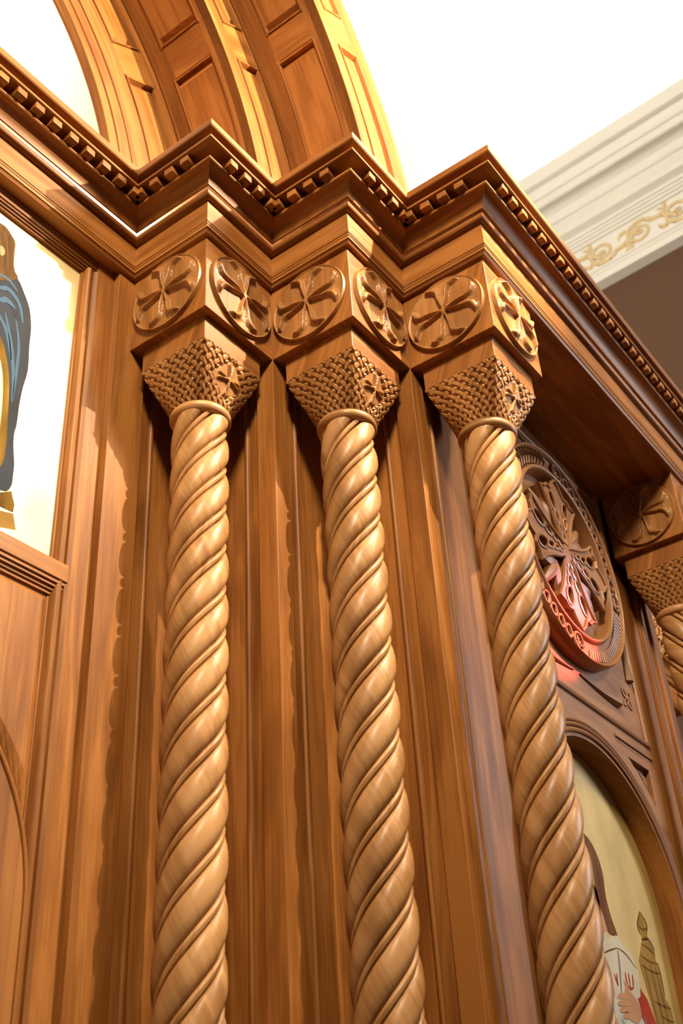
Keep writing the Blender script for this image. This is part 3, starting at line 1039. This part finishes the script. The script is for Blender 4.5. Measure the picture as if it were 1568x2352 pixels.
holes = []
for q in range(4):
    t = q * pi / 2
    for rr, off, ra, rb_ in ((0.160, 0.040, 0.033, 0.0190), (0.160, -0.040, 0.033, 0.0190), (0.108, 0.024, 0.0210, 0.0115), (0.108, -0.024, 0.0210, 0.0115),
                             (0.070, 0.0155, 0.0140, 0.0075), (0.070, -0.0155, 0.0140, 0.0075), (0.041, 0.0100, 0.0100, 0.0045), (0.041, -0.0100, 0.0100, 0.0045)):
        holes.append(ell(rr * cos(t) - off * sin(t), rr * sin(t) + off * cos(t), ra, rb_, t + (0.34 if off > 0 else -0.34)))
mb = MB(); mb.prism([loop] + [h[::-1] for h in holes], PM, 0.004, 0.024, 'x')
cr = mb.build('pierced_cross', W_MED, med, bevel=0.0012)
medtube('cross_edge', loop, 0.0060, 0.0245, closed=True).parent = cr
for h in holes:
    mb = MB(); mb.tube([PM(a, b, 0.0245) for a, b in h], 0.0042, 5, True)
    mb.build('oval_edge', W_MED, cr, org=(MC[0], YM, MC[1]), smooth=True)
for q in range(4):                      # leaf sprays between the arms
    t = q * pi / 2 + pi / 4
    mb = MB()
    for da, ln, bend in ((0, 0.215, 0), (0.42, 0.19, 0.55), (-0.42, 0.19, -0.55)):
        pts = []
        for i in range(12):
            f = i / 11
            pts.append(pol2(0.06 + (ln - 0.06) * f, t + da * f ** 1.4 + 0.05 * bend * f))
        mb.tube([PM(a, b, 0.010) for a, b in pts], lambda f: 0.007 + 0.015 * sin(pi * min(1.0, f * 0.95)) ** 1.2, 8)
    mb.build('leaf_spray', W_MED, med, smooth=True)
# corner ornaments of the square field
for sx, sz in ((1, 1), (1, -1), (-1, 1), (-1, -1)):
    co = thing('corner_ornament', 'small carved flower and leaf in the %s %s corner beside the round medallion' % ('upper' if sz > 0 else 'lower', 'right' if sx > 0 else 'left'),
               'carving', (XM + sx * 0.33, YM, 3.33 + sz * 0.36))
    cx_, cz_ = XM + sx * 0.335, 3.328 + sz * 0.335
    for k in range(4):
        an = pi / 4 + k * pi / 2
        mb = MB(); e = ell(cx_ + 0.020 * cos(an), cz_ + 0.020 * sin(an), 0.015, 0.008, an, 10)
        mb.tube([(a, YM - 0.002, b) for a, b in e], 0.0030, 5, True)
        mb.build('petal', W_MED, co, smooth=True)
    for k, (p0, p1, p2) in enumerate((((0.02, 0.37), (0.14, 0.385), (0.255, 0.375)), ((0.375, 0.10), (0.385, 0.16), (0.378, 0.265)))):
        mb = MB()
        pts = [(XM + sx * ((1 - f) ** 2 * p0[0] + 2 * f * (1 - f) * p1[0] + f * f * p2[0]), YM - 0.003,
                3.328 + sz * ((1 - f) ** 2 * p0[1] + 2 * f * (1 - f) * p1[1] + f * f * p2[1])) for f in [i / 12 for i in range(13)]]
        mb.tube(pts, lambda f: 0.003 + 0.013 * f ** 1.5, 6)
        mb.build('leaf', W_MED, co, smooth=True)

# right icon
YR = YN + 0.066
ir = thing('icon_painting', 'arched golden icon of a bearded man holding a book, under the medallion', 'painting', (XM, YR, 0.9))
mb = MB(); mb.prism([arch_loop(XM, NZ0, 0.4075, 0.9, 36)], MY(YR + 0.012), 0, 0.012, 'z')
mb.build('gold_ground', M_GOLD2, ir)
paint('tower', [(1.469, 2.313), (1.508, 2.322), (1.541, 2.300), (1.532, 2.271), (1.547, 2.262), (1.546, 2.185), (1.572, 2.159), (1.585, 2.02), (1.48, 1.98), (1.460, 2.095), (1.442, 2.172), (1.424, 2.239), (1.422, 2.254)], YR, 0.0006, M_TOWER, ir)
paint('spire', [(1.490, 2.386), (1.522, 2.360), (1.508, 2.328), (1.512, 2.318), (1.466, 2.310), (1.470, 2.321), (1.458, 2.329), (1.460, 2.350)], YR, 0.0006, M_TOWER, ir)
for p_ in ([(1.490, 2.386), (1.520, 2.360), (1.503, 2.328)], [(1.490, 2.386), (1.459, 2.348), (1.462, 2.327)], [(1.46, 2.345), (1.49, 2.340), (1.517, 2.350)], [(1.469, 2.313), (1.508, 2.322), (1.541, 2.30)],
           [(1.458, 2.300), (1.50, 2.295), (1.535, 2.285)], [(1.44, 2.270), (1.49, 2.262), (1.545, 2.264)], [(1.432, 2.245), (1.49, 2.238), (1.546, 2.24)], [(1.45, 2.25), (1.462, 2.15), (1.47, 2.08)],
           [(1.49, 2.255), (1.50, 2.15), (1.51, 2.05)], [(1.52, 2.255), (1.528, 2.19), (1.54, 2.10)], [(1.47, 2.165), (1.52, 2.160), (1.572, 2.160)], [(1.50, 2.135), (1.54, 2.128), (1.575, 2.13)], [(1.546, 2.262), (1.548, 2.22), (1.546, 2.185)]):
    stroke('tower_line', p_, 0.0032, YR, 0.0009, M_INK, ir)
paint('white_robe', [(0.98, 2.30), (1.10, 2.32), (1.24, 2.30), (1.30, 2.22), (1.38, 2.16), (1.40, 2.09), (1.42, 1.7), (0.98, 1.7)], YR, 0.0006, M_WHITEP, ir)
paint('face', smooth_loop([(1.217, 2.516), (1.239, 2.493), (1.249, 2.44), (1.236, 2.39), (1.247, 2.34), (1.262, 2.299), (1.155, 2.279), (1.10, 2.366), (1.12, 2.48), (1.17, 2.525)], 3), YR, 0.0008, M_SKIN, ir)
paint('hair', smooth_loop([(1.17, 2.535), (1.221, 2.527), (1.256, 2.513), (1.286, 2.476), (1.294, 2.434), (1.288, 2.385), (1.298, 2.335), (1.315, 2.297), (1.29, 2.292), (1.263, 2.297), (1.250, 2.336), (1.226, 2.376), (1.238, 2.428), (1.222, 2.493)], 3), YR, 0.0011, M_HAIR2, ir)
paint('beard', smooth_loop([(1.125, 2.385), (1.15, 2.40), (1.185, 2.392), (1.225, 2.40), (1.240, 2.385), (1.240, 2.335), (1.215, 2.290), (1.180, 2.270), (1.145, 2.295), (1.122, 2.345)], 3), YR, 0.0011, M_HAIR2, ir)
for cx_ in (1.155, 1.205):
    stroke('brow', [(cx_ - 0.018, 2.462), (cx_, 2.470), (cx_ + 0.018, 2.462)], 0.0035, YR, 0.0012, M_INK, ir)
    stroke('eye', [(cx_ - 0.013, 2.448), (cx_, 2.449), (cx_ + 0.013, 2.447)], 0.0048, YR, 0.0012, M_INK, ir)
stroke('nose', [(1.183, 2.455), (1.188, 2.428), (1.180, 2.415)], 0.0030, YR, 0.0012, M_HAIR2, ir)
stroke('mouth', [(1.166, 2.378), (1.182, 2.375), (1.199, 2.379)], 0.0035, YR, 0.0014, M_REDP, ir)
paint('red_mantle', [(1.360, 2.180), (1.395, 2.185), (1.428, 2.163), (1.454, 2.111), (1.46, 2.03), (1.46, 1.7), (1.38, 1.7), (1.362, 2.066), (1.375, 2.138)], YR, 0.0009, M_REDP, ir)
paint('sleeve', [(1.20, 2.120), (1.318, 2.105), (1.365, 2.120), (1.395, 2.09), (1.385, 2.03), (1.20, 2.00)], YR, 0.0011, M_WHITEP, ir)
for p_ in ([(1.25, 2.10), (1.28, 2.06), (1.29, 2.01)], [(1.34, 2.10), (1.36, 2.06), (1.365, 2.0)], [(1.385, 2.12), (1.40, 2.07), (1.405, 2.0)]):
    stroke('sleeve_fold', p_, 0.004, YR, 0.0014, M_GREY, ir)
paint('book', [(1.230, 2.267), (1.307, 2.295), (1.344, 2.275), (1.382, 2.259), (1.401, 2.221), (1.388, 2.165), (1.340, 2.146), (1.249, 2.135), (1.215, 2.183), (1.191, 2.225)], YR, 0.0013, M_BOOKP, ir)
stroke('book_spine', [(1.300, 2.264), (1.292, 2.219), (1.273, 2.149)], 0.005, YR, 0.0016, M_GREY, ir)
stroke('book_edge', [(1.208, 2.236), (1.25, 2.250), (1.300, 2.264)], 0.0022, YR, 0.0016, M_INK, ir)
stroke('book_edge', [(1.300, 2.264), (1.345, 2.256), (1.392, 2.230)], 0.0022, YR, 0.0016, M_INK, ir)
for p_ in ([(1.321, 2.212), (1.318, 2.195), (1.322, 2.180)], [(1.338, 2.212), (1.336, 2.195), (1.336, 2.178)], [(1.361, 2.212), (1.357, 2.195), (1.352, 2.180)], [(1.321, 2.181), (1.336, 2.175), (1.353, 2.181)],
           [(1.252, 2.198), (1.257, 2.185), (1.263, 2.172)], [(1.268, 2.200), (1.264, 2.187), (1.263, 2.172)]):
    stroke('letter', p_, 0.0035, YR, 0.0018, M_REDP, ir)
paint('hand', smooth_loop([(1.300, 2.172), (1.330, 2.168), (1.366, 2.146), (1.370, 2.118), (1.335, 2.098), (1.290, 2.104), (1.285, 2.135)], 3), YR, 0.0018, M_SKIN, ir)
for p_ in ([(1.325, 2.150), (1.285, 2.152), (1.250, 2.146)], [(1.320, 2.138), (1.280, 2.136), (1.246, 2.130)], [(1.320, 2.124), (1.280, 2.122), (1.250, 2.116)], [(1.320, 2.110), (1.285, 2.110), (1.262, 2.104)], [(1.330, 2.160), (1.312, 2.176), (1.302, 2.190)]):
    stroke('finger', p_, 0.0075, YR, 0.0021, M_SKIN, ir)

# ------------------------------------------------------------------ wooden arch in stepped orders
AX, AZ = -1.071, 3.979
RS = (0.978, 1.307, 1.484, 1.726)
YS = (0.0, -B, -2 * B)
arch = thing('panelled_arch', 'tall stepped oak arch with raised panels rising from the cornice to upper left', 'arch', (AX, 0, AZ))
PHI0, PHI1 = radians(1.6), radians(112)


def MR_(y):                              # faces looking to -Y: (radius, angle, proud)
    return lambda r, f, d: (AX + r * cos(f), y - d, AZ + r * sin(f))


def MI_(R):                              # under-faces looking to the arch centre: (y, angle, proud)
    return lambda y, f, d: (AX + (R - d) * cos(f), y, AZ + (R - d) * sin(f))


def slab(mb, M, u0, u1, f0, f1, d0, d1, ins_u=0.0, ins_f=0.0, R=1.3):
    """curved block; the front may be inset to give bevelled sides"""
    n = max(1, int(ceil((f1 - f0) / radians(2.0))))
    fs = [f0 + (f1 - f0) * i / n for i in range(n + 1)]
    ff = [f0 + ins_f + (f1 - f0 - 2 * ins_f) * i / n for i in range(n + 1)]
    P = [[M(u0, a, d0), M(u0 + ins_u, b_, d1), M(u1 - ins_u, b_, d1), M(u1, a, d0)] for a, b_ in zip(fs, ff)]
    w_ = abs(u1 - u0)
    vv = [0, 0.02, 0.02 + w_, 0.04 + w_]
    mb.quadgrid(P, lambda i, j: (f0 * R + (f1 - f0) * R * i / n, u0 + vv[j]))
    for k in (0, -1):
        o = len(mb.v); mb.v.extend(P[k]); mb.f.append((o, o + 1, o + 2, o + 3)); mb.uv.append([(0, 0), (0, .02), (.0, .1), (.0, .12)])


def panelled(M, u0, u1, o0, o1, bays, R, up):
    """stiles, cross rails and raised panels on one face; o0..o1 is the panel opening across the face"""
    mb = MB(); slab(mb, M, u0, u1, PHI0, PHI1, -0.030, -0.0135, R=R); mb.build('backing', W_MAIN, arch)
    for a, b_ in ((u0, o0), (o1, u1)):
        mb = MB(); slab(mb, M, a, b_, PHI0, PHI1, -0.014, 0.0, R=R); mb.build('stile', W_MAIN, arch, bevel=0.0012)
    prev = None
    for f0, f1 in bays:
        if prev is not None:
            mb = MB(); slab(mb, M, o0, o1, prev, f0, -0.014, 0.0, R=R)
            # grain across
            mb.uv = [[(v, u) for u, v in e] if e else None for e in mb.uv]
            mb.build('cross_rail', W_MAIN, arch, bevel=0.0012)
        prev = f1
        mb = MB()
        t = 0.012; tf = t / R
        slab(mb, M, o0, o0 + t, f0, f1, -0.014, 0.003, 0.004, 0, R)
        slab(mb, M, o1 - t, o1, f0, f1, -0.014, 0.003, 0.004, 0, R)
        slab(mb, M, o0, o1, f0, f0 + tf, -0.014, 0.003, 0, tf * 0.3, R)
        slab(mb, M, o0, o1, f1 - tf, f1, -0.014, 0.003, 0, tf * 0.3, R)
        mb.build('panel_moulding', W_MAIN, arch)
        mb = MB(); slab(mb, M, o0 + t, o1 - t, f0 + tf, f1 - tf, -0.013, -0.002, 0.020, 0.020 / R, R)
        mb.build('raised_panel', W_MAIN, arch)
    mb = MB(); slab(mb, M, o0, o1, prev, PHI1, -0.014, 0.0, R=R); mb.build('cross_rail', W_MAIN, arch)


def bays(top, gap):
    t, g = radians(top), radians(gap)
    return [(PHI0, t), (t + g, 2 * t + g * 0.8), (2 * t + 1.8 * g, 3 * t + 1.6 * g)]


panelled(MR_(YS[0]), RS[0], RS[1], 1.136, 1.272, bays(30.6, 5.3), 1.2, None)
panelled(MI_(RS[1]), YS[0] - 0.001, YS[1] + 0.0006, -0.062, -0.197, bays(30.6, 4.6), 1.3, None)
panelled(MR_(YS[1]), RS[1], RS[2], 1.362, 1.474, bays(29.5, 5.0), 1.4, None)
panelled(MI_(RS[2]), YS[1] - 0.001, YS[2] + 0.0006, -0.322, -0.443, bays(28.8, 3.6), 1.48, None)
panelled(MR_(YS[2]), RS[2], RS[3], 1.536, 1.648, bays(27.7, 4.5), 1.6, None)
mb = MB(); slab(mb, MR_(YS[0]), 1.008, 1.016, PHI0, PHI1, -0.002, 0.004, 0.003); slab(mb, MR_(YS[0]), 1.055, 1.063, PHI0, PHI1, -0.002, 0.004, 0.003)
mb.build('edge_bead', W_MAIN, arch)
# solid core of the arch behind the facings and its white plaster inner face
mb = MB()
slab(mb, MR_(0.10), RS[0] + 0.002, RS[3] - 0.004, PHI0, PHI1, 0.0, 0.075)
slab(mb, MR_(0.10), RS[1] + 0.027, RS[3] - 0.004, PHI0, PHI1, 0.075, 0.10 + B - 0.028)
slab(mb, MR_(0.10), RS[2] + 0.027, RS[3] - 0.004, PHI0, PHI1, 0.09 + B - 0.028, 0.10 + 2 * B - 0.028)
mb.build('core', W_MAIN, arch)
mb = MB(); slab(mb, MR_(0.20), RS[0] - 0.004, RS[0] + 0.20, PHI0, PHI1, 0.0, 0.17)
mb.build('plaster_reveal', M_WHITE, arch)

for o in S.objects:
    if '_org' in o:
        del o['_org']
